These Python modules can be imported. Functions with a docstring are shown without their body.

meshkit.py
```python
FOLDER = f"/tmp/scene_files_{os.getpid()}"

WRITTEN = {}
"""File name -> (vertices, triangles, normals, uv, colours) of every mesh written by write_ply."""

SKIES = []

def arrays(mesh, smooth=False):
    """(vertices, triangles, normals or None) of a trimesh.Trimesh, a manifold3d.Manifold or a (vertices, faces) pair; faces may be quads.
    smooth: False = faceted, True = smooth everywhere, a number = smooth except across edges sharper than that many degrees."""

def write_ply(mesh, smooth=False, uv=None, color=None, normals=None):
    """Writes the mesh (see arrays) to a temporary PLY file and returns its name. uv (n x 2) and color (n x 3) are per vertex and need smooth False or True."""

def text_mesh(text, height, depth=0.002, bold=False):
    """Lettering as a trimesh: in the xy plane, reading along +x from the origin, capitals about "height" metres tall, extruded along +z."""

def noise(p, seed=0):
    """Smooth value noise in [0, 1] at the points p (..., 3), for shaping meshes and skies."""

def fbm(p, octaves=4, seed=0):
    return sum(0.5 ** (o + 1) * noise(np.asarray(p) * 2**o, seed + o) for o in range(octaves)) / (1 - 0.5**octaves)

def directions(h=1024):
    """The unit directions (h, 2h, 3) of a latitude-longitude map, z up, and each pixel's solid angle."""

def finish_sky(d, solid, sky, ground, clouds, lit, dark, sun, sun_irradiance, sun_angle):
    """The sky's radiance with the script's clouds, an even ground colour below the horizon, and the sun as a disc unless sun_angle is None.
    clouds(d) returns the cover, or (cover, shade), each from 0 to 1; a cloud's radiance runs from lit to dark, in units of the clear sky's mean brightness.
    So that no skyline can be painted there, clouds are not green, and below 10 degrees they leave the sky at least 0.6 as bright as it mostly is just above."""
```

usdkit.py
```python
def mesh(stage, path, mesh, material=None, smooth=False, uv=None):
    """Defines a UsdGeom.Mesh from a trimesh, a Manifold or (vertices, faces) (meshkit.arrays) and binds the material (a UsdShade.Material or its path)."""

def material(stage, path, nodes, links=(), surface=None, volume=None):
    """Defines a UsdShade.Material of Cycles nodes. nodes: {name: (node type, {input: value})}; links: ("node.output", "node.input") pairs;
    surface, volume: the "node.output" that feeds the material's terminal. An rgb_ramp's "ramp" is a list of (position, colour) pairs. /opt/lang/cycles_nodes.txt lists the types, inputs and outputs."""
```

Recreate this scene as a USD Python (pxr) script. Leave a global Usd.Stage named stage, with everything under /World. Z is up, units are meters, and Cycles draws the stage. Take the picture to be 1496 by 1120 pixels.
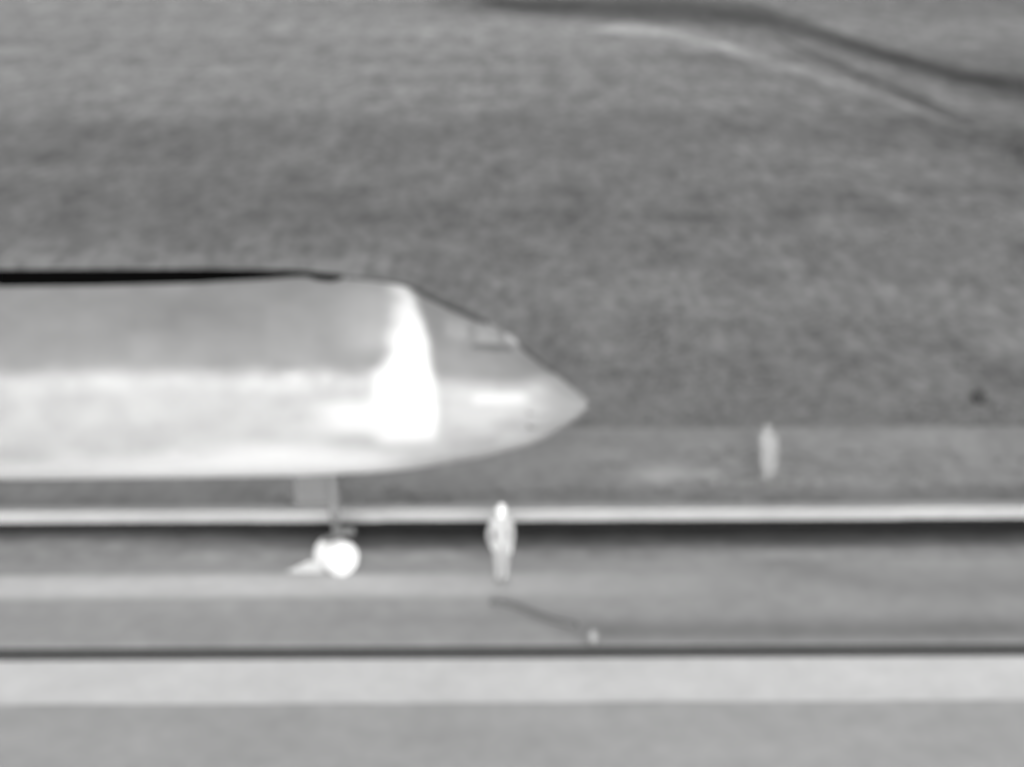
import math
import numpy as np, trimesh, manifold3d as m3, usdkit, meshkit
from pxr import Usd, UsdGeom, UsdLux, UsdShade, Sdf, Gf, Vt

stage = Usd.Stage.CreateInMemory()
UsdGeom.SetStageUpAxis(stage, 'Z'); UsdGeom.SetStageMetersPerUnit(stage, 1.0)
UsdGeom.Xform.Define(stage, '/World'); UsdGeom.Scope.Define(stage, '/World/Looks')

# ------------------------------------------------------------------ camera, sky, sun, exposure
CAM_H, CAM_D, PITCH, ROLL = 15.85, 63.04, math.radians(10.5), math.radians(.27)
F_PX = 4355.0
EXPOSURE = 1.22
SUN_EL, SUN_AZ = math.radians(8.5), math.radians(178.0)
SKY, SUN = 0.15, 0.22
cam = UsdGeom.Camera.Define(stage, '/World/camera')
cam.AddTranslateOp().Set(Gf.Vec3d(0, -CAM_D, CAM_H)); cam.AddRotateXOp().Set(90 - math.degrees(PITCH)); cam.AddRotateZOp().Set(-math.degrees(ROLL))
cam.CreateHorizontalApertureAttr(36.0); cam.CreateVerticalApertureAttr(36.0 * 767 / 1024)
cam.CreateFocalLengthAttr(F_PX / 1496 * 36.0)
cam.CreateFStopAttr(3.1); cam.CreateFocusDistanceAttr(8.0)
cam.CreateClippingRangeAttr(Gf.Vec2f(0.5, 20000)); cam.CreateExposureAttr(EXPOSURE)

sky = UsdLux.DomeLight.Define(stage, '/World/sky')
sky.GetPrim().SetCustomDataByKey('kind', 'structure')
sky_m = usdkit.material(stage, '/World/Looks/sky_air', {
    's': ('sky_texture', dict(sky_type='single_scattering', sun_disc=False, sun_elevation=SUN_EL, sun_rotation=SUN_AZ)),
    'bw': ('rgb_to_bw', {}), 'b': ('background_shader', dict(strength=SKY))},
    [('s.color', 'bw.color'), ('bw.val', 'b.color')], surface='b.background')
UsdShade.MaterialBindingAPI.Apply(sky.GetPrim()).Bind(sky_m)
sun = UsdLux.DistantLight.Define(stage, '/World/sun')
sun.CreateNormalizeAttr(True); sun.CreateIntensityAttr(SUN); sun.CreateAngleAttr(10.0); sun.CreateColorAttr(Gf.Vec3f(1, .995, .98))
sun.AddRotateZOp().Set(180 - math.degrees(SUN_AZ)); sun.AddRotateXOp().Set(90 - math.degrees(SUN_EL))

# ------------------------------------------------------------------ helpers
def ray(px, py):
    """direction of the photograph's pixel (1496 x 1120)"""
    x, y = (px - 748) / F_PX, (560 - py) / F_PX
    x, y = x * math.cos(ROLL) + y * math.sin(ROLL), -x * math.sin(ROLL) + y * math.cos(ROLL)
    c, s = math.cos(PITCH), math.sin(PITCH)
    return np.array([x, c + y * s, -s + y * c])
EYE = np.array([0, -CAM_D, CAM_H])
def gnd(px, py, z=0.0):
    d = ray(px, py); return EYE + d * (z - CAM_H) / d[2]
def gy(py, z=0.0): return gnd(748, py, z)[1]
def at_y(px, py, y=0.0):
    d = ray(px, py); return EYE + d * (y + CAM_D) / d[1]

used = {}
def numbered(parent, name):
    k = used.get((parent, name), -1) + 1; used[(parent, name)] = k
    return name if k == 0 else f'{name}_{k:03d}'
def data(p, **kw):
    for k, v in kw.items():
        if v: p.SetCustomDataByKey(k, v)
    return p
def obj(name, mesh, mat, parent=None, smooth=False, **kw):
    par = str(parent.GetPath()) if parent else '/World'
    m = usdkit.mesh(stage, f'{par}/{numbered(par, name)}', mesh, mat, smooth=smooth)
    return data(m.GetPrim(), **kw)
def thing(name, label, category, loc=(0, 0, 0), rz=0, group=None):
    x = UsdGeom.Xform.Define(stage, '/World/' + numbered('/World', name))
    x.AddTranslateOp().Set(Gf.Vec3d(*map(float, loc)))
    if rz: x.AddRotateZOp().Set(float(rz))
    return data(x.GetPrim(), label=label, category=category, group=group)
def primvar(prim, name, vals):
    UsdGeom.PrimvarsAPI(prim).CreatePrimvar(name, Sdf.ValueTypeNames.Color3fArray, 'vertex').Set(
        Vt.Vec3fArray.FromNumpy(np.repeat(np.asarray(vals, np.float32)[:, None], 3, 1)))
def cat(*ms): return trimesh.util.concatenate([m for m in ms])
def box(x0, x1, y0, y1, z0, z1):
    b = trimesh.creation.box([x1 - x0, y1 - y0, z1 - z0]); b.apply_translation([(x0 + x1) / 2, (y0 + y1) / 2, (z0 + z1) / 2]); return b
def rbox(x0, x1, y0, y1, z0, z1, r=.01):
    s = m3.Manifold.sphere(r, 8)
    return tri(m3.Manifold.batch_hull([s.translate([x, y, z]) for x in (x0 + r, x1 - r) for y in (y0 + r, y1 - r) for z in (z0 + r, z1 - r)]))
def tri(m):
    g = m.to_mesh(); return trimesh.Trimesh(np.array(g.vert_properties[:, :3]), np.array(g.tri_verts), process=False)
def cyl(a, b, r, n=20, r2=None):
    a, b = np.array(a, float), np.array(b, float); L = np.linalg.norm(b - a)
    c = tri(m3.Manifold.cylinder(L, r, r if r2 is None else r2, n))
    c.apply_transform(trimesh.geometry.align_vectors([0, 0, 1], (b - a) / L)); c.apply_translation(a); return c
def tube(pts, r, n=10):
    pts = np.asarray(pts, float)
    v, f = [], []
    for i, p in enumerate(pts):
        t = pts[min(i + 1, len(pts) - 1)] - pts[max(i - 1, 0)]; t /= np.linalg.norm(t)
        u = np.cross(t, [0, 0, 1.0]); u /= max(np.linalg.norm(u), 1e-9); w = np.cross(t, u)
        for k in range(n):
            a = 2 * math.pi * k / n; v.append(p + r * (math.cos(a) * u + math.sin(a) * w))
    for i in range(len(pts) - 1):
        for k in range(n):
            a, b = i * n + k, i * n + (k + 1) % n
            f += [[a, b, b + n], [a, b + n, a + n]]
    for base, flip in ((0, 1), ((len(pts) - 1) * n, 0)):
        for k in range(1, n - 1):
            f.append([base, base + k, base + k + 1] if flip else [base, base + k + 1, base + k])
    return trimesh.Trimesh(v, f, process=False)

def lin(s):                                   # sRGB 0..255 to linear
    s = s / 255.0
    return s / 12.92 if s <= .04045 else ((s + .055) / 1.055) ** 2.4
def plain(name, v, rough=.6, var=.06, scale=6.0, spec=.3, bump=0.0, bscale=30, metal=0):
    """grey paint / rubber / cloth with a little uneven tone"""
    nodes = {'t': ('texture_coordinate', {}), 'n': ('noise_texture', dict(scale=scale, detail=4.0, roughness=.6)),
             'r': ('rgb_ramp', {'ramp': [(.25, (v * (1 - var),) * 3), (.75, (v * (1 + var),) * 3)]}),
             'p': ('principled_bsdf', dict(roughness=rough, specular_ior_level=spec, metallic=metal))}
    links = [('t.object', 'n.vector'), ('n.fac', 'r.fac'), ('r.color', 'p.base_color')]
    if bump:
        nodes['n2'] = ('noise_texture', dict(scale=bscale, detail=3.0)); nodes['b'] = ('bump', dict(strength=bump, distance=.02))
        links += [('t.object', 'n2.vector'), ('n2.fac', 'b.height'), ('b.normal', 'p.normal')]
    return usdkit.material(stage, '/World/Looks/' + name, nodes, links, surface='p.BSDF')
def soil(name, var=.12, s1=1.6, s2=.28, stretch=(1, 1, 1), rough=.95, spec=.1, bump=.3):
    """ground: the mesh's own tone (vertex primvar) times two scales of mottling"""
    nodes = {'a': ('attribute', dict(attribute='tone')), 'g': ('geometry', {}), 'm': ('mapping', dict(scale=stretch)),
             'n1': ('noise_texture', dict(scale=s1, detail=4.0, roughness=.65)), 'n2': ('noise_texture', dict(scale=s2, detail=3.0, roughness=.55)),
             'r1': ('map_range', dict(from_min=.3, from_max=.7, to_min=1 - var, to_max=1 + var)),
             'r2': ('map_range', dict(from_min=.3, from_max=.7, to_min=1 - var * .8, to_max=1 + var * .8)),
             'k': ('math', dict(math_type='multiply')), 'c': ('mix_color', dict(blend_type='multiply', fac=1.0, use_clamp=False)),
             'b': ('bump', dict(strength=bump, distance=.03)), 'p': ('principled_bsdf', dict(roughness=rough, specular_ior_level=spec))}
    links = [('g.position', 'm.vector'), ('m.vector', 'n1.vector'), ('m.vector', 'n2.vector'), ('n1.fac', 'r1.value'), ('n2.fac', 'r2.value'),
             ('r1.result', 'k.value1'), ('r2.result', 'k.value2'), ('a.color', 'c.a'), ('k.value', 'c.b'), ('c.result', 'p.base_color'),
             ('n1.fac', 'b.height'), ('b.normal', 'p.normal')]
    return usdkit.material(stage, '/World/Looks/' + name, nodes, links, surface='p.BSDF')
def sheet(name, xs, ys, z, tone, mat, height=None, **kw):
    """a ground sheet on the grid xs, ys; ys may be a function (x) -> edge array; tone(X, Y) is its own albedo"""
    X = np.repeat(np.asarray(xs)[:, None], len(ys(xs[0]) if callable(ys) else ys), 1)
    Y = np.stack([ys(x) for x in xs]) if callable(ys) else np.repeat(np.asarray(ys)[None], len(xs), 0)
    Z = np.full(X.shape, float(z)) if height is None else z + height(X, Y)
    v = np.stack([X, Y, Z], -1).reshape(-1, 3); nx, ny = X.shape
    i = np.arange((nx - 1) * (ny - 1)); i = i // (ny - 1) * ny + i % (ny - 1)
    f = np.concatenate([np.stack([i, i + ny, i + ny + 1], 1), np.stack([i, i + ny + 1, i + 1], 1)])
    p = obj(name, trimesh.Trimesh(v, f, process=False), mat, smooth=height is not None, **kw)
    primvar(p, 'tone', tone(X, Y).ravel()); return p
def fb(x, y, s, seed, oct=4, sx=1.0):
    return meshkit.fbm(np.stack([x * s / sx, y * s, np.zeros_like(x) + .5 * seed], -1), oct, seed)
def sm(a, b, x): t = np.clip((x - a) / (b - a), 0, 1); return t * t * (3 - 2 * t)

# ------------------------------------------------------------------ ground
M_grass = soil('field_grass', var=.32, s1=2.2, s2=.55, stretch=(1, .20, 1), bump=.3)
M_verge = soil('mown_verge', var=.15, s1=2.6, s2=.6, stretch=(1, .3, 1), bump=.3)
M_conc = soil('apron_concrete', var=.085, s1=2.4, s2=.5, stretch=(.8, .40, 1), bump=.1, rough=.85)
M_band = soil('pale_concrete', var=.07, s1=2.2, s2=.5, stretch=(.8, .45, 1), bump=.1, rough=.85)
M_tar = soil('dark_asphalt', var=.22, s1=2.2, s2=.5, stretch=(.7, .45, 1), bump=.2, rough=.9)
M_dirt = soil('dirt', var=.26, s1=1.6, s2=.4, stretch=(1, .15, 1), bump=.2)

Y_WALL = gy(775)              # front foot of the low wall
Y_VERGE0, Y_VERGE1 = Y_WALL + 1.1, gy(626)
Y_DR0, Y_DR1 = gy(962), gy(944)
Y_B0 = gy(1026)
# bottom terrain, far field
FIELD = .19
def wide(a, b, n, far=900):
    return np.concatenate([np.linspace(-far, a, 14)[:-1], np.linspace(a, b, n), np.linspace(b, far, 14)[1:]])
DARK = [([(650, 0), (760, 6), (900, 12), (1000, 16), (1130, 30), (1220, 60), (1300, 84), (1400, 112), (1500, 128)], 18, .55),
        ([(1200, 80), (1300, 130), (1380, 165), (1440, 195), (1500, 232)], 12, .50),
        ([(1340, 185), (1420, 205), (1500, 245)], 12, .45), ([(700, 350), (800, 375), (900, 385), (1300, 400), (1380, 380)], 2.5, .10)]
def field_tone(X, Y):
    t = np.full(X.shape, FIELD)
    d = Y - gy(626)
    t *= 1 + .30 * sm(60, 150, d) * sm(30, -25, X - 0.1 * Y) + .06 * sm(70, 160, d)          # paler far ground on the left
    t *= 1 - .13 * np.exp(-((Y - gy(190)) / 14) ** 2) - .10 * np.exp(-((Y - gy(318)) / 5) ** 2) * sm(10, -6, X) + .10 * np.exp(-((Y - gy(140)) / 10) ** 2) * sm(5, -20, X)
    t *= 1 + .34 * np.exp(-((Y - gy(380)) / 3.5) ** 2) * sm(-3, -6, X)                       # pale halo over the roof line, painted onto the field
    t *= 1 + .36 * (fb(X, Y, .05, 3, 5, 2.4) - .5) + .55 * (fb(X, Y, .30, 5, 4, .5) - .5) + .55 * (fb(X, Y, .13, 6, 5, 9.0) - .5)
    t *= 1 - .10 * np.exp(-((d - 1.2) / 1.6) ** 2)
    for pts, wd, k in DARK:
        q = np.array([gnd(*p)[:2] for p in pts]); q = q[np.argsort(q[:, 0])]
        yc = np.interp(X, q[:, 0], q[:, 1]); inside = sm(q[0, 0] - 6, q[0, 0] + 6, X)
        t *= 1 - k * inside * np.exp(-((Y - yc) / wd) ** 2) * (.55 + .9 * fb(X, Y, .10, 91, 4, 1.6))
    return t
ys_far = np.concatenate([np.linspace(Y_VERGE1, gy(200), 150), gy(200) + (np.linspace(0, 1, 160) ** 1.5)[1:] * 190, [500, 800, 1500, 3000]])
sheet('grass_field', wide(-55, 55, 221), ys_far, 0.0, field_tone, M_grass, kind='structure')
sheet('subsoil', np.array([-3000., 3000.]), np.array([-1500., 4000.]), -.6, lambda X, Y: np.full(X.shape, .15), M_dirt, kind='structure')
def verge_tone(X, Y):
    t = .285 * (1 + .25 * (fb(X, Y, .35, 8, 4, 2.0) - .5))
    t *= 1 + .48 * np.exp(-((Y - gy(694)) / .75) ** 2) * sm(2.6, 3.6, X) * sm(5.5, 5.0, X)      # pale trodden streak
    t *= 1 + .16 * np.exp(-((Y - gy(703)) / .6) ** 2) * sm(6.2, 7.2, X)
    t *= 1 - .10 * np.exp(-((Y - gy(725)) / .5) ** 2) * sm(0, 1.5, X)
    return t
sheet('verge', wide(-20, 20, 161, 900), np.linspace(Y_VERGE0, Y_VERGE1, 60), 0.0, verge_tone, M_verge, kind='structure')

def apron_tone(X, Y):
    y = Y
    t = np.full(X.shape, .40)
    mid = sm(gy(946), gy(930), y)                        # the strip between drain and gutter
    t = t * (1 - mid) + mid * (.33 - .0 * sm(-3, 8, X))
    t *= 1 + .15 * (fb(X, Y, .5, 11, 4, 3.0) - .5)
    # wet streak along the drain on the right, worn diagonal stain right of centre
    t *= 1 - .36 * np.exp(-((y - gy(922)) / .9) ** 2) * sm(.7, 1.8, X)
    t *= 1 - .12 * np.exp(-((y - gy(905)) / .45) ** 2) * sm(-5, -1.5, X) * sm(1.6, .4, X)
    yc = gy(816) + (gy(862) - gy(816)) * sm(5.2, 8.2, X)
    t *= 1 - .20 * np.exp(-((y - yc) / 1.05) ** 2) * sm(4.7, 6.2, X)
    t *= 1 + .10 * np.exp(-((y - gy(825)) / .5) ** 2) * sm(6.5, 8.5, X)
    return t
ys_near = np.concatenate([[-400, -150, -60], np.linspace(-30, gy(1026) - .05, 60), np.linspace(gy(1026), Y_DR0, 8)])
sheet('apron', wide(-16, 16, 129), ys_near, 0.0, apron_tone, M_conc, kind='structure')
ys_mid = np.linspace(Y_DR1, Y_WALL + .35, 70)
sheet('pavement', wide(-16, 16, 161), ys_mid, 0.0, apron_tone, M_conc, kind='structure')
# pale concrete band this side of the drain
def wob(y, a, s, seed):
    return lambda x: y + a * (float(fb(np.array([x]), np.array([0.]), s, seed, 3)[0]) - .5)
e0, e1 = wob(Y_B0, .25, .5, 21), wob(Y_DR0 - .02, .04, .6, 22)
sheet('concrete_band', wide(-16, 16, 161), lambda x: np.linspace(e0(x), e1(x), 10), .004,
      lambda X, Y: .66 * (1 + .10 * (fb(X, Y, .6, 23, 4, 3.0) - .5)), M_band, kind='structure')
# pale worn strip in front of the gutter, strongest at the left
f0, f1 = wob(gy(874), .5, .5, 31), wob(gy(836), .4, .5, 32)
def pale_tone(X, Y):
    k = (Y - gy(874)) / (gy(836) - gy(874))
    soft = sm(-.15, .35, k) * sm(1.15, .75, k)
    return apron_tone(X, Y) * (1 + (.64 - .50 * sm(-5, 3.5, X)) * soft * sm(5.5, 2.0, X) * (.85 + .3 * fb(X, Y, .9, 33, 3, 2.0)))
sheet('pale_strip', np.linspace(-40, 5.4, 230), lambda x: np.linspace(f0(x), f1(x), 12), .004, pale_tone, M_band, kind='structure')
# dark gutter along the wall
h0 = wob(gy(818), .6, .45, 41)
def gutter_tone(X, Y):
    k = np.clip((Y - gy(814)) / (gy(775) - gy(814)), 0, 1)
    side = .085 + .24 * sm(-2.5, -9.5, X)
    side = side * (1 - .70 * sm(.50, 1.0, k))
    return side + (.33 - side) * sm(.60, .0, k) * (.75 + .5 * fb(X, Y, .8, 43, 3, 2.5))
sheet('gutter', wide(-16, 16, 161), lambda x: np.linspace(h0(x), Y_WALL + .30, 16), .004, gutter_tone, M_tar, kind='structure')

# dirt track and ditches at the top right
def ribbon(name, pts, widths, z, tone, mat, seed, **kw):
    P = np.array([gnd(*p)[:2] for p in pts]); W = np.array(widths, float)
    s = np.concatenate([[0], np.cumsum(np.linalg.norm(np.diff(P, axis=0), axis=1))]); u = np.linspace(0, s[-1], 160)
    C = np.stack([np.interp(u, s, P[:, 0]), np.interp(u, s, P[:, 1])], 1)
    k = np.hanning(15); k /= k.sum(); C = np.stack([np.convolve(np.pad(C[:, j], 7, mode='edge'), k, 'valid') for j in (0, 1)], 1)
    w = np.interp(u, s, W) * (.7 + .6 * fb(u, u * 0, .09, seed, 3))
    w *= np.clip(np.minimum(u, s[-1] - u) / (.06 * s[-1]), .03, 1)
    cross = np.linspace(-.5, .5, 9)
    X = np.repeat(C[:, :1], 9, 1); Y = C[:, 1:] + w[:, None] * cross[None]
    v = np.stack([X, Y, np.full(X.shape, z)], -1).reshape(-1, 3); n, m = X.shape
    i = np.arange((n - 1) * (m - 1)); i = i // (m - 1) * m + i % (m - 1)
    f = np.concatenate([np.stack([i, i + m, i + m + 1], 1), np.stack([i, i + m + 1, i + 1], 1)])
    p = obj(name, trimesh.Trimesh(v, f, process=False), mat, **kw)
    base = field_tone(X, Y); e = 1 - np.abs(cross * 2)[None] ** 2
    primvar(p, 'tone', (base * (1 + (tone - 1) * e * (.8 + .4 * fb(X, Y, .12, seed + 1, 3)))).ravel())
def dy(py, px_h): return abs(gy(py - px_h / 2) - gy(py + px_h / 2))
ribbon('dirt_track', [(840, 45), (930, 40), (1010, 56), (1080, 75), (1160, 100), (1240, 126), (1310, 150), (1370, 172), (1420, 186)],
       [dy(45, 16), dy(40, 22), dy(56, 24), dy(75, 22), dy(100, 24), dy(126, 24), dy(150, 22), dy(172, 22), dy(186, 16)], .012, 1.60, M_dirt, 51, kind='structure')
ribbon('ditch', [(690, -6), (760, 8), (850, 8), (960, 8), (1060, 14), (1130, 24), (1200, 45), (1280, 76), (1350, 95), (1430, 116), (1500, 126), (1600, 150)],
       [dy(0, 26), dy(8, 34), dy(8, 40), dy(8, 50), dy(16, 62), dy(26, 66), dy(47, 70), dy(76, 60), dy(95, 50), dy(116, 48), dy(126, 48), dy(150, 40)], .004, .48, M_dirt, 55, kind='structure')
ribbon('ditch', [(1130, 52), (1190, 82), (1250, 108), (1320, 136), (1370, 152), (1430, 190), (1500, 235), (1560, 260)],
       [dy(52, 20), dy(82, 26), dy(108, 26), dy(136, 22), dy(152, 24), dy(190, 36), dy(235, 44), dy(260, 40)], .008, .45, M_dirt, 58, kind='structure')
ribbon('ditch', [(960, 78), (1030, 84), (1090, 100), (1150, 120)], [dy(78, 10), dy(84, 16), dy(100, 16), dy(120, 10)], .008, .7, M_dirt, 61, kind='structure')

# grass tufts over the verge and the near field (what nobody could count)
rng = np.random.default_rng(7)
def tuft(seed, h):
    r = np.random.default_rng(seed); v, f = [], []
    for k in range(12):
        a, b = r.uniform(0, 6.28), r.uniform(0, 6.28); p = np.array([math.cos(a), math.sin(a), 0]) * r.uniform(0, .09)
        lean = np.array([math.cos(b), math.sin(b), 0]) * r.uniform(.2, .7) * h; side = np.array([-math.sin(b), math.cos(b), 0]) * .010
        hh = h * r.uniform(.6, 1.1); n = len(v)
        v += [p - side, p + side, p + lean * .35 + [0, 0, hh * .65] + side * .7, p + lean * .35 + [0, 0, hh * .65] - side * .7, p + lean + [0, 0, hh]]
        f += [[n, n + 1, n + 2], [n, n + 2, n + 3], [n + 3, n + 2, n + 4]]
    return trimesh.Trimesh(v, f, process=False)
def blade(name, v):
    nodes = {'o': ('object_info', {}), 'r': ('rgb_ramp', {'ramp': [(0, (v * .8,) * 3), (1, (v * 1.25,) * 3)]}), 'd': ('diffuse_bsdf', {}), 't': ('translucent_bsdf', {}), 'x': ('mix_closure', dict(fac=.3))}
    return usdkit.material(stage, '/World/Looks/' + name, nodes, [('o.random', 'r.fac'), ('r.color', 'd.color'), ('r.color', 't.color'), ('d.BSDF', 'x.closure1'), ('t.BSDF', 'x.closure2')], surface='x.closure')
M_blade = blade('grass_blade', .27)
def scatter(name, X, Y, h, seed):
    pi = UsdGeom.PointInstancer.Define(stage, '/World/' + numbered('/World', name))
    par = pi.GetPrim(); paths = []
    for k in range(3):
        p = obj('tuft', tuft(seed + k, h), M_blade, par); paths.append(p.GetPath())
    r = np.random.default_rng(seed); n = len(X)
    pi.CreatePrototypesRel().SetTargets(paths)
    pi.CreateProtoIndicesAttr(Vt.IntArray.FromNumpy(r.integers(0, 3, n).astype(np.int32)))
    pi.CreatePositionsAttr(Vt.Vec3fArray.FromNumpy(np.stack([X, Y, np.zeros(n)], 1).astype(np.float32)))
    a = r.uniform(0, math.pi, n)
    pi.CreateOrientationsAttr(Vt.QuathArray([Gf.Quath(float(math.cos(t)), 0, 0, float(math.sin(t))) for t in a]))
    pi.CreateScalesAttr(Vt.Vec3fArray.FromNumpy((r.uniform(.6, 1.3, n)[:, None] * np.ones(3)).astype(np.float32)))
    return data(par, kind='stuff', label='pale rough grass tufts over the field beyond the low wall', category='grass')
n = 60000
dist = Y_VERGE1 + 120 * rng.uniform(0, 1, n) ** 1.5
X, Y = rng.uniform(-1, 1, n) * (6 + .19 * (dist + CAM_D)), dist
keep = fb(X, Y, .35, 71, 4, 1.5) > .47 + .25 * (dist - Y_VERGE1) / 120
X, Y = X[keep], Y[keep]
m = 5000
Xv, Yv = rng.uniform(-14, 14, m), rng.uniform(Y_VERGE0 + .3, Y_VERGE1, m); k2 = fb(Xv, Yv, .5, 72, 4, 2) > .52
# rougher grass round the far figure's shins
c = gnd(1123, 707); q = 120
Xq, Yq = c[0] + rng.normal(0, .55, q), c[1] - .12 + rng.normal(0, .16, q)
low = scatter('grass', np.concatenate([X, Xv[k2]]), np.concatenate([Y, Yv[k2]]), .06, 81)
M_blade = blade('tall_grass_blade', .38)
tall = scatter('grass', Xq, Yq, .15, 85)
data(tall, label='taller grass round the shins of the far grey-clothed person')

# ------------------------------------------------------------------ low wall with overhanging coping
M_cop = plain('coping_concrete', .345, .85, .10, .9, .2, .15, 12)
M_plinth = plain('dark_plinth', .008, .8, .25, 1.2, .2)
zt = None
wall = thing('low_wall', 'long low wall with pale coping over a dark base, crossing behind the aircraft nose wheel', 'wall')
top_z = .47
# depth of the coping's near edge so that its lower front edge falls on the photograph's row 760
z_lo = top_z - .27
yf = gy(761, z_lo)
L0, L1 = -60.0, 60.0
nb = 40
for i in range(nb):
    a, b = L0 + (L1 - L0) * i / nb, L0 + (L1 - L0) * (i + 1) / nb
    r = np.random.default_rng(900 + i)
    o = r.uniform(-.008, .008, 2)
    if b < -17 or a > 17: pass
    obj('coping_stone', rbox(a + .002, b - .002, yf + o[0], yf + .60 + o[0], z_lo + o[1], top_z + o[1], .015), M_cop, wall)
obj('plinth', box(L0, L1, yf + .22, yf + .42, -.5, z_lo - .02), M_plinth, wall)  # near-black colour carries the shade of the recess under the coping

# trench drain: a real groove with a grating
M_iron = plain('drain_iron', .06, .6, .25, 4, .4)
drain = thing('trench_drain', 'long dark slotted drain line along the near edge of the apron', 'drain')
obj('channel', cat(box(-60, 60, Y_DR0, Y_DR0 + .05, -.5, -.006), box(-60, 60, Y_DR1 - .05, Y_DR1, -.5, -.006), box(-60, 60, Y_DR0 + .05, Y_DR1 - .05, -.5, -.35)), M_plinth, drain)
bars = [box(-60, 60, y - .03, y + .03, -.06, -.012) for y in np.linspace(Y_DR0 + .1, Y_DR1 - .1, 5)]
bars += [box(x - .03, x + .03, Y_DR0 + .05, Y_DR1 - .05, -.11, -.062) for x in np.arange(-16, 16, .25)]
obj('grating', cat(*bars), M_iron, drain, kind='stuff')

# ------------------------------------------------------------------ the aircraft
M_skin = plain('light_grey_paint', .37, .42, .035, 1.1, .35)
M_crown = plain('mid_grey_paint', .19, .5, .07, 1.6, .3)
M_white = plain('white_paint', .93, .4, .015, 1.0, .35)
M_sky_black = plain('sky_reflection_black', .003, .9, .1, 2, 0)
M_glass = plain('cockpit_glass', .24, .2, .05, 2, .5)
M_sky_dark = plain('window_frame', .03, .6, .1, 3, .3)  # dark tone for the sky reflection painted over the nose crown
M_sill = plain('window_sill_paint', .11, .7, .1, 3, .2)
M_wframe = plain('pale_window_frame', .19, .6, .1, 3, .3)
M_radome = plain('radome_cap_paint', .26, .6, .05, 3, .3)
M_steel = plain('gear_steel', .15, .45, .08, 5, .4)
M_dark = plain('dark_gear_metal', .10, .6, .15, 5, .3)
M_tyre = plain('pale_tyre', .6, .8, .05, 6, .2)
M_hub = plain('white_hub', .92, .5, .02, 5, .3)
M_door = plain('door_paint', .115, .6, .05, 3, .3)
M_chock = plain('chock_wood', .38, .9, .15, 8, .1)

ce = math.cos(math.radians(10.6))
top = [(858, 590), (857, 584), (852, 580), (846, 574), (834, 565), (818, 551), (800, 535), (784, 521), (766, 507), (753, 497), (744, 490), (735, 484), (700, 462), (660, 444), (635, 431), (615, 421), (600, 415), (580, 411), (540, 406), (480, 400), (430, 395), (300, 393), (0, 394)]
bot = [(858, 590), (857, 596), (852, 602), (845, 608), (832, 618), (812, 631), (795, 640), (770, 651), (741, 658), (700, 668), (660, 675), (635, 679), (615, 682), (600, 684), (580, 686), (540, 689), (480, 692), (430, 694), (300, 696), (0, 699)]
def mpx(px, py): p = at_y(px, py); return p[0], p[2]
tp = np.array([mpx(*p) for p in top]); bp = np.array([mpx(*p) for p in bot])
xs_k = tp[:, 0][::-1]
from scipy.interpolate import PchipInterpolator
from scipy.ndimage import gaussian_filter1d
def eased(pts, q=.08):
    X = np.linspace(pts[-1, 0], pts[0, 0], 1600); Z = np.interp(X, pts[::-1, 0], pts[::-1, 1]); h = X[1] - X[0]
    return X, np.where(X > pts[0, 0] - .22, Z, gaussian_filter1d(Z, q / h, mode='nearest'))
TOPC, BOTC = eased(tp), eased(bp)
def prof(x):
    """centre height, half height of the fuselage at X = x"""
    t, b = np.interp(x, *TOPC), np.interp(x, *BOTC)
    zc, a = (t + b) / 2, (t - b) / 2 * .986
    return zc, a
X_TIP, X_TAIL = xs_k[-1], -30.0
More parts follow.
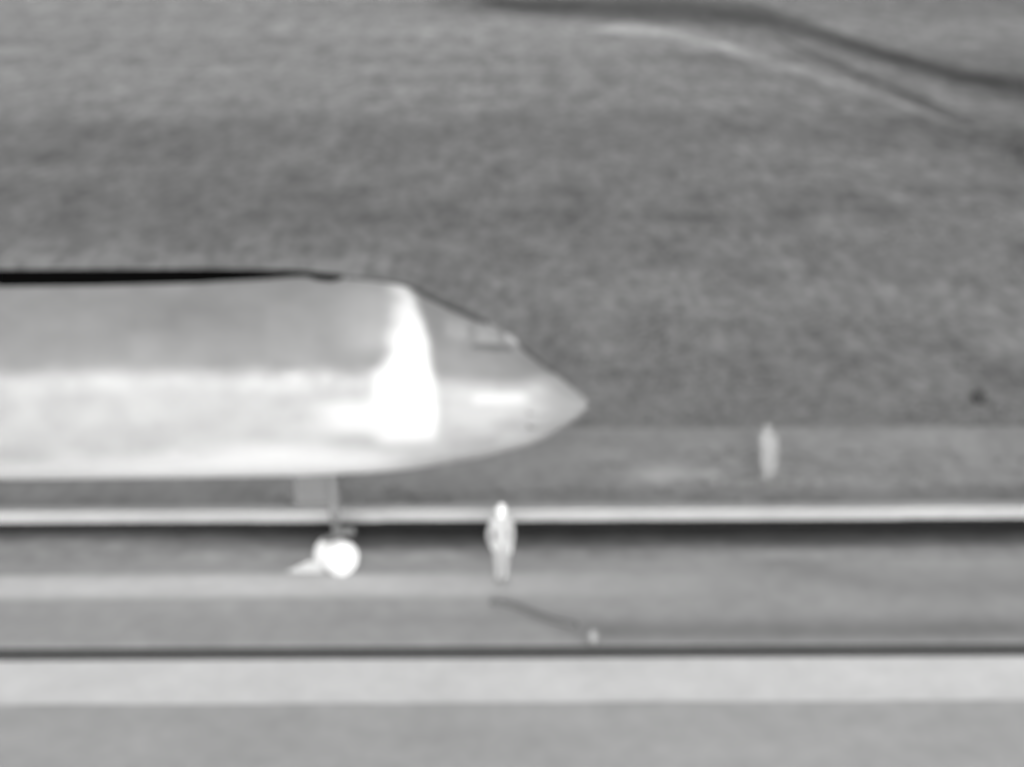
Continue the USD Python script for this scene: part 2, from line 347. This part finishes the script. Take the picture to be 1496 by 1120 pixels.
def radii(x):
    zc, a = prof(np.maximum(x, xs_k[0]))
    k = sm(-14.0, X_TAIL, x)                                     # tail cone, outside the picture
    return zc + k * 1.1, a * (1 - .93 * k), a * (1 - .93 * k)
def surf(x, th, off=0.0):
    """point on the skin; th = 0 faces the camera side (-y), 90 deg is the crown"""
    zc, a, b = radii(x)
    c, s = np.cos(th), np.sin(th)
    return np.stack([x, -(b + off) * c, zc + (a + off) * s], -1)
def grid_mesh(P, closed=False):
    n, m = P.shape[:2]; v = P.reshape(-1, 3)
    i = np.arange((n - 1) * (m - 1)); i = i // (m - 1) * m + i % (m - 1)
    f = np.concatenate([np.stack([i, i + 1, i + m + 1], 1), np.stack([i, i + m + 1, i + m], 1)])
    return v, f
def patch(lo, hi, t0, t1, off, nt=60, nx=30, base=-.01):
    """a sheet of skin between the stations lo(th) and hi(th), th from t0 to t1 degrees, standing off the fuselage, closed at its rims"""
    th = np.radians(np.linspace(t0, t1, nt)); fold = np.degrees(np.where(th > math.pi / 2, math.pi - th, th))
    x0, x1 = lo(fold), hi(fold)
    u = np.linspace(0, 1, nx)[None]
    X = x0[:, None] * (1 - u) + x1[:, None] * u; T = np.repeat(th[:, None], nx, 1)
    A, B = surf(X, T, off), surf(X, T, base)
    va, fa = grid_mesh(A); vb, fb_ = grid_mesh(B)
    n, m = X.shape
    rim = [i for i in range(m)] + [i * m + m - 1 for i in range(1, n)] + [(n - 1) * m + i for i in range(m - 2, -1, -1)] + [i * m for i in range(n - 2, 0, -1)]
    N = n * m; f = [fa, fb_[:, ::-1] + N]
    side = []
    for p, q in zip(rim, rim[1:] + rim[:1]): side += [[p, p + N, q + N], [p, q + N, q]]
    t = trimesh.Trimesh(np.vstack([va, vb]), np.vstack(f + [np.array(side)]), process=False); t.fix_normals(); return t
def patch_band(t0f, t1f, xa, xb, off, nx=80, nt=16, base=-.01):
    """the same, but bounded by angles t0f(x), t1f(x) in degrees"""
    x = np.linspace(xa, xb, nx); u = np.linspace(0, 1, nt)[None]
    T = np.radians(t0f(x)[:, None] * (1 - u) + t1f(x)[:, None] * u); X = np.repeat(x[:, None], nt, 1)
    A, B = surf(X, T, off), surf(X, T, base); n, m = X.shape
    va, fa = grid_mesh(A); vb, fb_ = grid_mesh(B)
    rim = [i for i in range(m)] + [i * m + m - 1 for i in range(1, n)] + [(n - 1) * m + i for i in range(m - 2, -1, -1)] + [i * m for i in range(n - 2, 0, -1)]
    N = n * m; side = []
    for p, q in zip(rim, rim[1:] + rim[:1]): side += [[p, p + N, q + N], [p, q + N, q]]
    t = trimesh.Trimesh(np.vstack([va, vb]), np.vstack([fa, fb_[:, ::-1] + N, np.array(side)]), process=False); t.fix_normals(); return t
def XX(px, py=560): return at_y(px, py)[0]
def theta(px, py):
    """angle on the near side of the skin that the photograph's pixel shows"""
    x, z = XX(px, py), at_y(px, py)[2]
    zc, a, b = radii(np.array([x])); el = math.radians(10.6)
    s = np.clip((z - zc[0]) / a[0] * 1.0, -1, 1)
    return math.degrees(math.asin(s)) + math.degrees(el) * .92

TH_E = math.radians(10.6)
def near_px(x, th):
    """where a point of the skin lies in side elevation, in hull units: 67 to the metre aft of the nose tip and below the top line"""
    f = np.where(th > math.pi / 2, math.pi - th, np.where(th < -math.pi / 2, -math.pi - th, th))
    zc, a, b = radii(x); el = TH_E * .92
    zz = zc + a * np.sin(np.clip(f - el, -math.pi / 2, math.pi / 2))
    p0 = mpx(748, 560); ppm = 1 / (mpx(749, 560)[0] - p0[0])
    return 748 + (x - p0[0]) * ppm, 560 - (zz - p0[1]) * ppm * 1.0, f
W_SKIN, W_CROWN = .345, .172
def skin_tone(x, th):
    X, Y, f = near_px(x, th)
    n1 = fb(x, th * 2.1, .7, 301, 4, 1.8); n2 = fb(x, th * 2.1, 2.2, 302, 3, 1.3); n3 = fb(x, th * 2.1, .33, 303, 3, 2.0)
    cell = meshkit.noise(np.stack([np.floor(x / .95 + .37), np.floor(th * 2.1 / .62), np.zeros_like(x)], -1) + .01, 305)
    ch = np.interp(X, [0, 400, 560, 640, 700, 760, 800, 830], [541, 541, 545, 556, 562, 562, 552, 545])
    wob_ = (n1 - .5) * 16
    t = W_CROWN + (W_SKIN - W_CROWN) * sm(-17, 15, Y - ch + wob_)  # crown dimmer than the flank, sky reflection mixed into the colour
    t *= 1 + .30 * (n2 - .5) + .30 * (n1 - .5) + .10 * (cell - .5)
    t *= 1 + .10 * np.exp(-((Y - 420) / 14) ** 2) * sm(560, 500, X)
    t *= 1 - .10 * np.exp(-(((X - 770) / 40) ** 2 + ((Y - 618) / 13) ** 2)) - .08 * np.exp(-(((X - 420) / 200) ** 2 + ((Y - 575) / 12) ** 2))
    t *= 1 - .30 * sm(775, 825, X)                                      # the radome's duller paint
    def blend(t, k, w=.56): return t + (w - t) * np.clip(k, 0, 1)
    # belly brightened, ground reflection put into the tone
    by = np.interp(X, [-400, 0, 150, 250, 330, 400, 470, 540, 600, 660], [688, 684, 679, 671, 661, 654, 653, 658, 668, 690])
    t = blend(t, sm(-26, 16, Y - by + (n1 - .5) * 22) * (.80 + .4 * n1) * sm(655, 540, X), .56)
    # band
    L = np.interp(Y, [410, 450, 480, 520, 550, 570, 590], [583, 585, 584, 576, 566, 560, 556]); Rr = np.interp(Y, [410, 420, 450, 480, 510, 560, 600, 640], [597, 600, 612, 624, 631, 640, 643, 640])
    k = sm(-22, 14, X - L + (n2 - .5) * 24) * sm(8, -8, X - Rr + (n2 - .5) * 8) * sm(650, 628, Y + (n1 - .5) * 18) * sm(-8, 4, Y - 405)
    t = blend(t, k)
    k = np.exp(-(np.maximum(np.abs(X - 545) - 35, 0) / 42) ** 2) * np.exp(-(np.maximum(np.abs(Y - 604 + (n1 - .5) * 14) - 12, 0) / 12) ** 2) * (X < 600)
    t = blend(t, k * .9, .50)
    t = blend(t, .22 * sm(470, 560, X) * sm(600, 590, X) * sm(530, 500, Y))
    # pale streak low on the nose side
    k = np.exp(-(np.maximum(np.abs(X - 730) - 28, 0) / 13) ** 2) * np.exp(-(np.maximum(np.abs(Y - 581) - 3.5, 0) / 6) ** 2)
    t = blend(t, k * .9, .50)
    k = np.exp(-(np.maximum(np.abs(X - 670) - 40, 0) / 25) ** 2) * np.exp(-((Y - 600) / 30) ** 2)
    return np.minimum(blend(t, k * .06), .93)
def painted(name, mesh, par, th=None):
    """a piece of the skin whose paint and painted-in reflections come from skin_tone"""
    v = np.asarray(mesh.vertices); zc, a, b = radii(v[:, 0]); ang = np.arctan2((v[:, 2] - zc) / a, -v[:, 1] / b)
    p = obj(name, mesh, M_paint, par, smooth=True); primvar(p, 'tone', skin_tone(v[:, 0], ang)); return p
M_paint = usdkit.material(stage, '/World/Looks/hull_paint', {'a': ('attribute', dict(attribute='tone')), 't': ('texture_coordinate', {}), 'n': ('noise_texture', dict(scale=3.0, detail=4.0)),
    'r': ('map_range', dict(from_min=.3, from_max=.7, to_min=.35, to_max=.6)), 'p': ('principled_bsdf', dict(specular_ior_level=.3))},
    [('t.object', 'n.vector'), ('n.fac', 'r.value'), ('r.result', 'p.roughness'), ('a.color', 'p.base_color')], surface='p.BSDF')
jet = thing('airliner', 'grey airliner with sky and ground reflections painted on crown and belly, and a broad white band behind its cockpit', 'airliner')
xg = np.concatenate([np.linspace(X_TAIL, -14, 40)[:-1], np.linspace(-14, XX(600), 170)[:-1], XX(600) + (X_TIP - XX(600)) * (1 - (1 - np.linspace(0, 1, 110)) ** 1.5)])
xg[-1] = X_TIP - 1e-3
tg = np.radians(np.arange(0, 361, 1.5))
P = surf(np.repeat(xg[:, None], len(tg), 1), np.repeat(tg[None], len(xg), 0))
v, f = grid_mesh(P); body = trimesh.Trimesh(v, f, process=True); body.fix_normals()
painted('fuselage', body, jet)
# dimmer crown: sky reflection painted from its lower edge over the top
def arr(xy):
    a = np.array(sorted(xy)); return lambda x: np.interp(x, a[:, 0], a[:, 1])
def th_line(pts): return arr([(XX(px, py), theta(px, py)) for px, py in pts])
crown_edge = th_line([(0, 541), (200, 541), (400, 541), (560, 545), (640, 556), (700, 562), (760, 560), (785, 548), (800, 531)])
cw = lambda x: np.where(x < XX(0), crown_edge(XX(0)), crown_edge(x))
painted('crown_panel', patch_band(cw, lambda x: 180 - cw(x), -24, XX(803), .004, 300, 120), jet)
# cold sky reflection painted black along the crown, tapering forward, and the dash beyond
bl = arr([(XX(-800), 66), (XX(0), 66.0), (XX(150), 66.5), (XX(300), 69), (XX(400), 75), (XX(434), 79), (XX(452), 82), (XX(468), 77), (XX(490), 77), (XX(505), 84)])
obj('crown_stripe', patch_band(bl, lambda x: 200 - bl(x), -22, XX(505), .014, 160, 60), M_sky_black, jet, smooth=40)
l2 = arr([(XX(505), 85), (XX(560), 86), (XX(600), 82), (XX(625), 76), (XX(700), 76), (XX(715), 84)])
obj('crown_stripe', patch_band(l2, lambda x: 200 - l2(x), XX(507), XX(714), .014, 50, 30), M_sky_dark, jet, smooth=40)
l3 = arr([(XX(756), 80), (XX(775), 72), (XX(800), 76), (XX(812), 84)])
obj('crown_stripe', patch_band(l3, lambda x: 196 - l3(x), XX(757), XX(811), .014, 20, 30), M_sky_dark, jet, smooth=40)
# bright belly sheet carrying the painted ground reflection
be = th_line([(0, 676), (150, 670), (250, 660), (330, 648), (400, 642), (470, 644), (540, 652), (600, 668), (640, 679)])
bw = lambda x: np.where(x < XX(0), be(XX(0)), be(x))
painted('belly_panel', patch_band(lambda x: -180 - bw(x), bw, -24, XX(640), .004, 260, 90), jet)
# white band behind the cockpit
def edge(pts):
    a = np.array(sorted([(theta(px, py), XX(px, py)) for px, py in pts])); return lambda t: np.interp(t, a[:, 0], a[:, 1])
eL = edge([(568, 420), (566, 450), (562, 480), (556, 510), (550, 530), (545, 550), (540, 575), (482, 588), (462, 600), (470, 615), (510, 626), (560, 632), (575, 640)])
eR = edge([(597, 420), (612, 450), (624, 480), (631, 510), (636, 535), (640, 560), (642, 590), (642, 620), (634, 636)])
tl = theta(600, 641)
painted('white_band', patch(eL, eR, tl, 180 - tl, .009, 200, 50), jet)
# cockpit windows: front panes and two side panes on each side, frames round them
def pane(q, name='window'):
    """q: four pixel corners, lower aft, lower fore, upper fore, upper aft; mirrored for the far side"""
    C = [(XX(px, py), math.radians(theta(px, py))) for px, py in q]
    for far in (0, 1):
        def quad(shrink, off, mat, nm, par):
            c = np.array(C); ctr = c.mean(0); c = ctr + (c - ctr) * shrink
            u, w = np.meshgrid(np.linspace(0, 1, 9), np.linspace(0, 1, 9), indexing='ij'); u, w = u[..., None], w[..., None]
            G = c[0] * (1 - u) * (1 - w) + c[1] * u * (1 - w) + c[2] * u * w + c[3] * (1 - u) * w
            T = math.pi - G[..., 1] if far else G[..., 1]
            A, B = surf(G[..., 0], T, off), surf(G[..., 0], T, -.01)
            va, fa = grid_mesh(A); vb, fb_ = grid_mesh(B); m_ = 9; N = 81
            rim = [i for i in range(9)] + [i * 9 + 8 for i in range(1, 9)] + [72 + i for i in range(7, -1, -1)] + [i * 9 for i in range(7, 0, -1)]
            side = []
            for p, q_ in zip(rim, rim[1:] + rim[:1]): side += [[p, p + N, q_ + N], [p, q_ + N, q_]]
            t = trimesh.Trimesh(np.vstack([va, vb]), np.vstack([fa, fb_[:, ::-1] + N, np.array(side)]), process=False); t.fix_normals()
            return obj(nm, t, mat, par, smooth=40)
        fr = quad(1.0, .010, M_wframe, 'window_frame', jet)
        quad(.80, .014, M_glass, 'pane', fr)
pane([(650, 494), (690, 502), (686, 472), (648, 462)])
pane([(694, 503), (733, 509), (730, 486), (692, 474)])
pane([(736, 508), (764, 510), (752, 494), (735, 486)])
ts = [theta(718, 515), theta(718, 505)]
sl = th_line([(690, 510), (720, 514), (748, 515)]); su = th_line([(690, 505), (720, 504), (748, 509)])
for far in (0, 1):
    obj('window_sill', patch_band((lambda x: 180 - su(x)) if far else sl, (lambda x: 180 - sl(x)) if far else su, XX(690), XX(748), .014, 16, 8), M_sill, jet, smooth=40)
# pale streak on the nose side and dark cap at the nose tip
npnl = [theta(725, 596), theta(725, 570)]
def bulge(t): return np.sqrt(np.clip(1 - ((t - sum(npnl) / 2) / (npnl[1] - npnl[0]) * 2) ** 2, .02, 1))
pl, pr = (lambda t: XX(712) - .38 * bulge(t)), (lambda t: XX(746) + .38 * bulge(t))
painted('nose_panel', patch(pl, pr, npnl[0], npnl[1], .008, 24, 24), jet)
painted('nose_panel', patch(pl, pr, 180 - npnl[1], 180 - npnl[0], .008, 24, 24), jet)
cap_x = np.linspace(XX(822), X_TIP - 1e-3, 14)
cp = surf(np.repeat(cap_x[:, None], 61, 1), np.repeat(np.radians(np.arange(0, 361, 6))[None], 14, 0), .004)
v, f = grid_mesh(cp); capm = trimesh.Trimesh(v, f, process=True); capm.fix_normals()
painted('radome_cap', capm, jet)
for px, py in ((772, 600), (772, 618)):                       # pitot probes
    t = math.radians(theta(px, py)); p0 = surf(np.array(XX(px, py)), np.array(t), -.005); nrm = surf(np.array(XX(px, py)), np.array(t), .12) - p0
    p1 = p0 + nrm * .9
    obj('pitot_probe', cat(cyl(p0, p1, .025, 10), cyl(p1 - [.03, 0, 0], p1 + [.16, 0, 0], .014, 10)), M_steel, jet)
# nose gear: strut, twin wheels, doors
wx = XX(491, 805); wz = .385; belly = prof(wx)[0] - prof(wx)[1]
gear = obj('nose_gear', cat(cyl((wx - .10, 0, belly + .15), (wx - .05, 0, belly - .75), .14), cyl((wx - .05, 0, belly - .74), (wx, 0, belly - .98), .12)), M_steel, jet, smooth=40)
obj('piston', cat(cyl((wx, 0, belly - .97), (wx, 0, wz - .05), .085), cyl((wx, -.20, wz), (wx, .20, wz), .07),
    rbox(wx + .06, wx + .42, -.09, .09, wz + .46, wz + .62, .03), rbox(wx - .30, wx - .06, -.08, .08, wz + .30, wz + .42, .03)), M_dark, gear)
obj('drag_brace', cyl((wx - .04, 0, belly - .5), (wx - .75, 0, belly + .1), .05), M_steel, gear)
STEER = trimesh.transformations.rotation_matrix(math.radians(28), [0, 0, 1], [wx, 0, 0])
def torus_wheel(yc):
    pr = [(.20, -.11), (.30, -.125), (.36, -.115), (.382, -.07), (.385, 0), (.382, .07), (.36, .115), (.30, .125), (.20, .11), (.20, -.11)]
    ty = tri(m3.Manifold.revolve(m3.CrossSection([np.array(pr[:-1])]), 48)); ty.apply_transform(trimesh.transformations.rotation_matrix(math.pi / 2, [1, 0, 0])); ty.apply_translation((wx, yc, wz))
    s = -1 if yc < 0 else 1
    hub = cat(cyl((wx, yc - .07, wz), (wx, yc + .07, wz), .205, 32), cyl((wx, yc + s * .07, wz), (wx, yc + s * .11, wz), .10, 20, .08))
    return ty, hub
for yc in (-.25, .25):
    ty, hub = torus_wheel(yc); ty.apply_transform(STEER); hub.apply_transform(STEER)
    obj('wheel', ty, M_tyre, gear, smooth=35); obj('hub', hub, M_hub, gear, smooth=35)
for s in (-1, 1):
    obj('gear_door', rbox(wx - .86, wx - .14, s * .42 - .02, s * .42 + .02, belly - .62, belly + .25, .015), M_door, jet)
# wings, engines' pylons and main gear stand outside the picture to the left
def wing(s):
    sec = [(0, 0), (.15, .55), (.5, .62), (1, .12)]
    def ring(x0, chord, y, z, th): return [np.array([x0 - chord * a, y, z + th * b]) for a, b in [(0, 0), (.06, .5), (.3, 1), (.65, .7), (1, .05), (.65, -.25), (.3, -.4), (.06, -.3)]]
    pts = [ring(-15.5, 6.4, s * 1.6, 3.0, .55), ring(-18.2, 3.9, s * 6.5, 3.4, .38), ring(-23.5, 1.5, s * 17, 4.4, .12)]
    h = [m3.Manifold.hull_points(np.vstack([pts[i], pts[i + 1]])) for i in range(2)]
    return tri(h[0] + h[1])
for s in (-1, 1):
    obj('wing', wing(s), M_skin, jet)
    mg = obj('main_gear', cyl((-20, s * 3.8, .5), (-20, s * 3.6, 3.2), .16), M_steel, jet)
    for o in (-.35, .35):
        w_ = trimesh.creation.torus(.40, .17, 32, 14); w_.apply_transform(trimesh.transformations.rotation_matrix(math.pi / 2, [1, 0, 0])); w_.apply_translation((-20, s * 3.8 + o, .57)); 
        obj('wheel', cat(w_, cyl((-20, s * 3.8 + o - .1, .57), (-20, s * 3.8 + o + .1, .57), .30)), M_dark, mg, smooth=35)
# chock behind the nose wheel
ch = thing('wheel_chock', 'pale grey wedge chock on the ground just left of the nose wheel', 'chock', gnd(442, 835))
def wedge(x0, x1, y0, y1, h):
    return tri(m3.Manifold.hull_points(np.array([(x0, y0, 0), (x1, y0, 0), (x0, y1, 0), (x1, y1, 0), (x1 - .04, y0 + .02, h), (x1 - .04, y1 - .02, h), (x0 + .45, y0 + .02, h * .85), (x0 + .45, y1 - .02, h * .85)])))
obj('wedge', wedge(-.35, .50, -.12, .12, .30), M_chock, ch)
obj('handle', tube([(.18, -.10, .25), (.18, -.06, .37), (.18, .06, .37), (.18, .10, .25)], .018, 8), M_steel, ch)

# ------------------------------------------------------------------ people
def bones(joints, links, ref=.03, smooth_n=6):
    man = m3.Manifold()
    for a, b in links:
        (pa, ra), (pb, rb) = joints[a], joints[b]
        man += m3.Manifold.batch_hull([m3.Manifold.sphere(ra, 16).translate(list(map(float, pa))), m3.Manifold.sphere(rb, 16).translate(list(map(float, pb)))])
    t = tri(man.refine_to_length(ref)); t = trimesh.Trimesh(t.vertices, t.faces, process=True)
    trimesh.smoothing.filter_taubin(t, .5, .52, smooth_n); return t
def hand(w, d, thumb, n_palm):
    """links of a hand at wrist w, pointing along d; thumb: direction to the thumb side; slightly curled fingers"""
    J, L = {}, []
    d, thumb, n_palm = [np.array(x, float) / np.linalg.norm(x) for x in (d, thumb, n_palm)]
    J['w'] = (w, .026)
    for k, (o, ln) in enumerate(zip((.030, .010, -.010, -.029), (.072, .080, .075, .058))):
        b = w + d * .088 + thumb * o; m_ = b + d * ln * .5 + n_palm * .008; e = m_ + d * ln * .42 + n_palm * .024
        J[f'b{k}'], J[f'm{k}'], J[f'e{k}'] = (b, .0105), (m_, .0088), (e, .0076)
        L += [('w', f'b{k}'), (f'b{k}', f'm{k}'), (f'm{k}', f'e{k}')]
        if k: L.append((f'b{k - 1}', f'b{k}'))
    t0 = w + d * .03 + thumb * .026; t1 = t0 + d * .035 + thumb * .022 + n_palm * .006; t2 = t1 + d * .032 + thumb * .004 + n_palm * .01
    J['t0'], J['t1'], J['t2'] = (t0, .014), (t1, .0105), (t2, .0088); L += [('w', 't0'), ('t0', 't1'), ('t1', 't2')]
    return J, L
def person(label, loc, rz, H, pose, mats, bulk=1.0):
    """a standing figure facing -y before rz; pose holds elbows, wrists, hand directions, ankles"""
    t = thing('person', label, 'person', loc, rz)
    s = H / 1.78
    V = lambda *p: np.array(p, float)
    hips, chest, neck, head = V(0, 0, .93), V(pose.get('lean', 0) * .6, 0, 1.30), V(pose.get('lean', 0), .0, 1.50), V(pose.get('lean', 0) * 1.2, -.02, 1.66)
    cl, cj, bl_, bj = [], {}, [], {}
    bj.update(neck=(neck, .055), head=(head, .098), jaw=(head + V(0, -.045, -.065), .055), crown=(head + V(0, .02, .022), .095))
    bl_ += [('neck', 'head'), ('head', 'crown'), ('head', 'jaw'), ('neck', 'jaw')]
    bj['nose'] = (head + V(0, -.108, -.012), .011); bj['brow'] = (head + V(0, -.088, .022), .016); bl_ += [('nose', 'brow')]
    for sd in (-1, 1):
        bj[f'ear{sd}'] = (head + V(sd * .100, .01, -.005), .018); bj[f'lobe{sd}'] = (head + V(sd * .096, .012, -.035), .012); bl_ += [(f'ear{sd}', f'lobe{sd}')]
    cj.update(ch=(chest, .145), chl=(chest + V(-.09, 0, .04), .115), chr=(chest + V(.09, 0, .04), .115), wa=(V(pose.get('lean', 0) * .3, 0, 1.08), .135), hp=(hips, .13), hpl=(hips + V(-.075, 0, -.02), .115), hpr=(hips + V(.075, 0, -.02), .115), nk=(neck + V(0, .01, -.03), .075))
    cl += [('ch', 'chl'), ('ch', 'chr'), ('ch', 'wa'), ('chl', 'wa'), ('chr', 'wa'), ('wa', 'hp'), ('wa', 'hpl'), ('wa', 'hpr'), ('hpl', 'hpr'), ('nk', 'chl'), ('nk', 'chr')]
    tj, tl_, boots = {}, [], []
    for sd, S in ((-1, 'l'), (1, 'r')):
        sh = chest + V(sd * .185, 0, .10); el_, wr = V(*pose['elbow' + S]), V(*pose['wrist' + S])
        cj['sh' + S], cj['el' + S], cj['wr' + S] = (sh, .072), (el_, .054), (wr, .044)
        cl += [('ch' + S, 'sh' + S), ('sh' + S, 'el' + S), ('el' + S, 'wr' + S), ('nk', 'sh' + S)]
        dirn = np.array(pose.get('hand' + S, wr - el_), float); dirn /= np.linalg.norm(dirn)
        fw = wr + dirn * .02
        th_ = np.cross(dirn, V(1, 0, 0)) * -1; th_ = V(0, -1, 0) - dirn * np.dot(V(0, -1, 0), dirn)
        if np.linalg.norm(th_) < .2: th_ = V(0, 0, 1.0) - dirn * dirn[2]
        pn = V(-sd, 0, 0) - dirn * np.dot(V(-sd, 0, 0), dirn)
        if np.linalg.norm(pn) < .2: pn = V(0, 0, -1)
        J, L = hand(fw, dirn, th_, pn)
        bj.update({S + k: q for k, q in J.items()}); bl_ += [(S + a, S + b) for a, b in L]
        # the forearm and upper arm of the body run under the sleeves
        bj['bel' + S], bj['bsh' + S] = (el_, .040), (sh, .055); bl_ += [(S + 'w', 'bel' + S), ('bel' + S, 'bsh' + S), ('bsh' + S, 'neck')]
        hip, kn, an = hips + V(sd * .09, 0, -.06), V(*pose['knee' + S]), V(*pose['ankle' + S])
        tj['hip' + S], tj['kn' + S], tj['an' + S] = (hip, .098), (kn, .068), (an + V(0, 0, .04), .056)
        tl_ += [('hip' + S, 'kn' + S), ('kn' + S, 'an' + S)]
        bj['bhip' + S], bj['bkn' + S], bj['ban' + S] = (hip, .075), (kn, .05), (an, .04); bl_ += [('bhip' + S, 'bkn' + S), ('bkn' + S, 'ban' + S), ('bhip' + S, 'bhp')]
        to = pose.get('toe' + S, (sd * .04, -.17, 0)); 
        bt = m3.Manifold.batch_hull([m3.Manifold.sphere(.05, 16).translate(list(an + V(0, .03, -.04))), m3.Manifold.sphere(.042, 16).translate(list(an + V(to[0], to[1], -.048))), m3.Manifold.sphere(.05, 16).translate(list(an + V(0, 0, .05)))])
        boots.append(tri(bt.trim_by_plane((0, 0, 1), 0.0)))
    bj['bhp'] = (hips, .10); bj['bch'] = (chest, .11); bl_ += [('bhp', 'bch'), ('bch', 'neck')]
    tj['hp'] = (hips + V(0, 0, -.01), .115); tl_ += [('hp', 'hipl'), ('hp', 'hipr')]
    cj = {k: (p_, r_ * bulk) for k, (p_, r_) in cj.items()}; tj = {k: (p_, r_ * (1.5 * bulk - .5)) for k, (p_, r_) in tj.items()}
    bd = bones(bj, bl_, .012, 3); jk = bones(cj, cl, .03, 8); tr = bones(tj, tl_, .03, 8)
    eyes = [trimesh.creation.icosphere(2, .012).apply_translation(head + V(sd * .034, -.088, .004)) for sd in (-1, 1)]
    mouth = trimesh.creation.icosphere(2, 1).apply_scale((.024, .006, .006)); mouth.apply_translation(head + V(0, -.098, -.058))
    capm = m3.Manifold.batch_hull([m3.Manifold.sphere(.106, 24).translate(list(head + V(0, .006, .022)))]).trim_by_plane((0, .25, 1), float(head[2] + .035))
    peak = m3.Manifold.batch_hull([m3.Manifold.sphere(.012, 10).translate(list(head + V(x, y, .045))) for x, y in ((-.07, -.07), (.07, -.07), (-.05, -.16), (.05, -.16))])
    def fit(m_): m_.apply_scale(s); return m_
    b = obj('body', fit(bd), mats['skin'], t, smooth=True)
    for e_ in eyes: obj('eye', fit(e_), mats['dark'], b, smooth=True)
    obj('mouth', fit(mouth), mats['dark'], b, smooth=True)
    obj('jacket', fit(jk), mats['jacket'], t, smooth=True); obj('trousers', fit(tr), mats['trousers'], t, smooth=True)
    obj('cap', fit(cat(tri(capm), tri(peak))), mats['cap'], t, smooth=40)
    for q_ in boots: obj('boot', fit(q_), mats['boot'], t, smooth=50)
    return t
M_pskin = plain('pale_skin', .85, .6, .03, 20, .3); M_pj = plain('pale_jacket', .38, .9, .06, 6, .1, .4, 25); M_pt = plain('pale_trousers', .33, .9, .08, 6, .1, .4, 25)
M_pc = plain('white_cap', .93, .8, .02, 8, .1); M_pb = plain('grey_boots', .24, .7, .1, 8, .2); M_eye = plain('dark_eye', .05, .3, .05, 8, .5)
person('person in a pale jacket and white cap standing upright with one hand at the hip', gnd(733, 853), 0, 1.75, dict(
    elbowl=(-.27, .02, 1.12), wristl=(-.225, -.09, .93), handl=(.15, -.25, -.5), elbowr=(.235, .03, 1.12), wristr=(.205, -.06, .87), handr=(0, -.1, -1),
    kneel=(-.085, -.01, .50), ankleL=0, anklel=(-.075, .02, .085), kneer=(.085, -.02, .50), ankler=(.08, .02, .085)),
    dict(skin=M_pskin, jacket=M_pj, trousers=M_pt, cap=M_pc, boot=M_pb, dark=M_eye))
M_qskin = plain('grey_skin', .33, .6, .04, 20, .3); M_qj = plain('grey_jacket', .28, .9, .08, 6, .1, .4, 25); M_qt = plain('grey_trousers', .26, .9, .08, 6, .1, .4, 25); M_qb = plain('dark_boots', .2, .7, .1, 8, .2)
person('person in light grey clothes standing in the grass verge beyond the low wall', gnd(1123, 707), 25, 1.50, dict(lean=-.05,
    elbowl=(-.19, .02, 1.10), wristl=(-.12, -.16, .98), handl=(.1, -.5, -.1), elbowr=(.22, .0, 1.16), wristr=(.13, -.18, 1.08), handr=(-.3, -.5, 0),
    kneel=(-.11, -.03, .50), anklel=(-.12, .02, .085), kneer=(.11, .0, .50), ankler=(.12, .04, .085)),
    dict(skin=M_qskin, jacket=M_qj, trousers=M_qt, cap=M_qskin, boot=M_qb, dark=M_eye), 1.7)

# ------------------------------------------------------------------ small things
M_tube = plain('dark_tube_grey', .12, .7, .15, 5, .3)  # grey of the dark bent tube on the pavement
hp = [gnd(x, y) for x, y in ((718, 884), (732, 884), (748, 888), (768, 895), (790, 903), (812, 911), (828, 915), (842, 917))]
hp = np.array([[p[0], p[1], .065] for p in hp]); ss = np.linspace(0, len(hp) - 1, 60); from_i = np.arange(len(hp))
from scipy.interpolate import CubicSpline
cs = CubicSpline(from_i, hp)
obj('hose', tube(cs(ss), .06, 12), M_tube, None, smooth=True, label='dark tube lying in a bend on the pavement below the pale standing person', category='hose')
M_lamp = plain('lamp_housing', .22, .5, .08, 8, .4); M_lens = plain('lamp_lens', .20, .3, .05, 8, .5)
lp = gnd(867, 946)
lt = thing('edge_light', 'small pale round edge light standing beside the drain line', 'light', (lp[0], lp[1] + .22, 0))
obj('base_plate', cyl((0, 0, .005), (0, 0, .03), .13, 24), M_lamp, lt); obj('stem', cyl((0, 0, .03), (0, 0, .12), .045, 16), M_lamp, lt)
dome = tri(m3.Manifold.batch_hull([m3.Manifold.sphere(.10, 24).translate([0, 0, .22]), m3.Manifold.cylinder(.02, .115, .115, 24).translate([0, 0, .12])]))
obj('lens', dome, M_lens, lt, smooth=40)
M_rock = plain('dark_rock', .045, .9, .3, 5, .2, .5, 8)
rk = trimesh.creation.icosphere(3, .19); rk.vertices *= (.75 + .5 * meshkit.fbm(rk.vertices * 5 + 3, 3, 5))[:, None]; rk.vertices[:, 2] *= 1.15
rp = gnd(1430, 590); rk.apply_translation((rp[0], rp[1], .2))
obj('boulder', rk, M_rock, None, smooth=True, label='small dark boulder lying alone in the grass field far right', category='boulder')
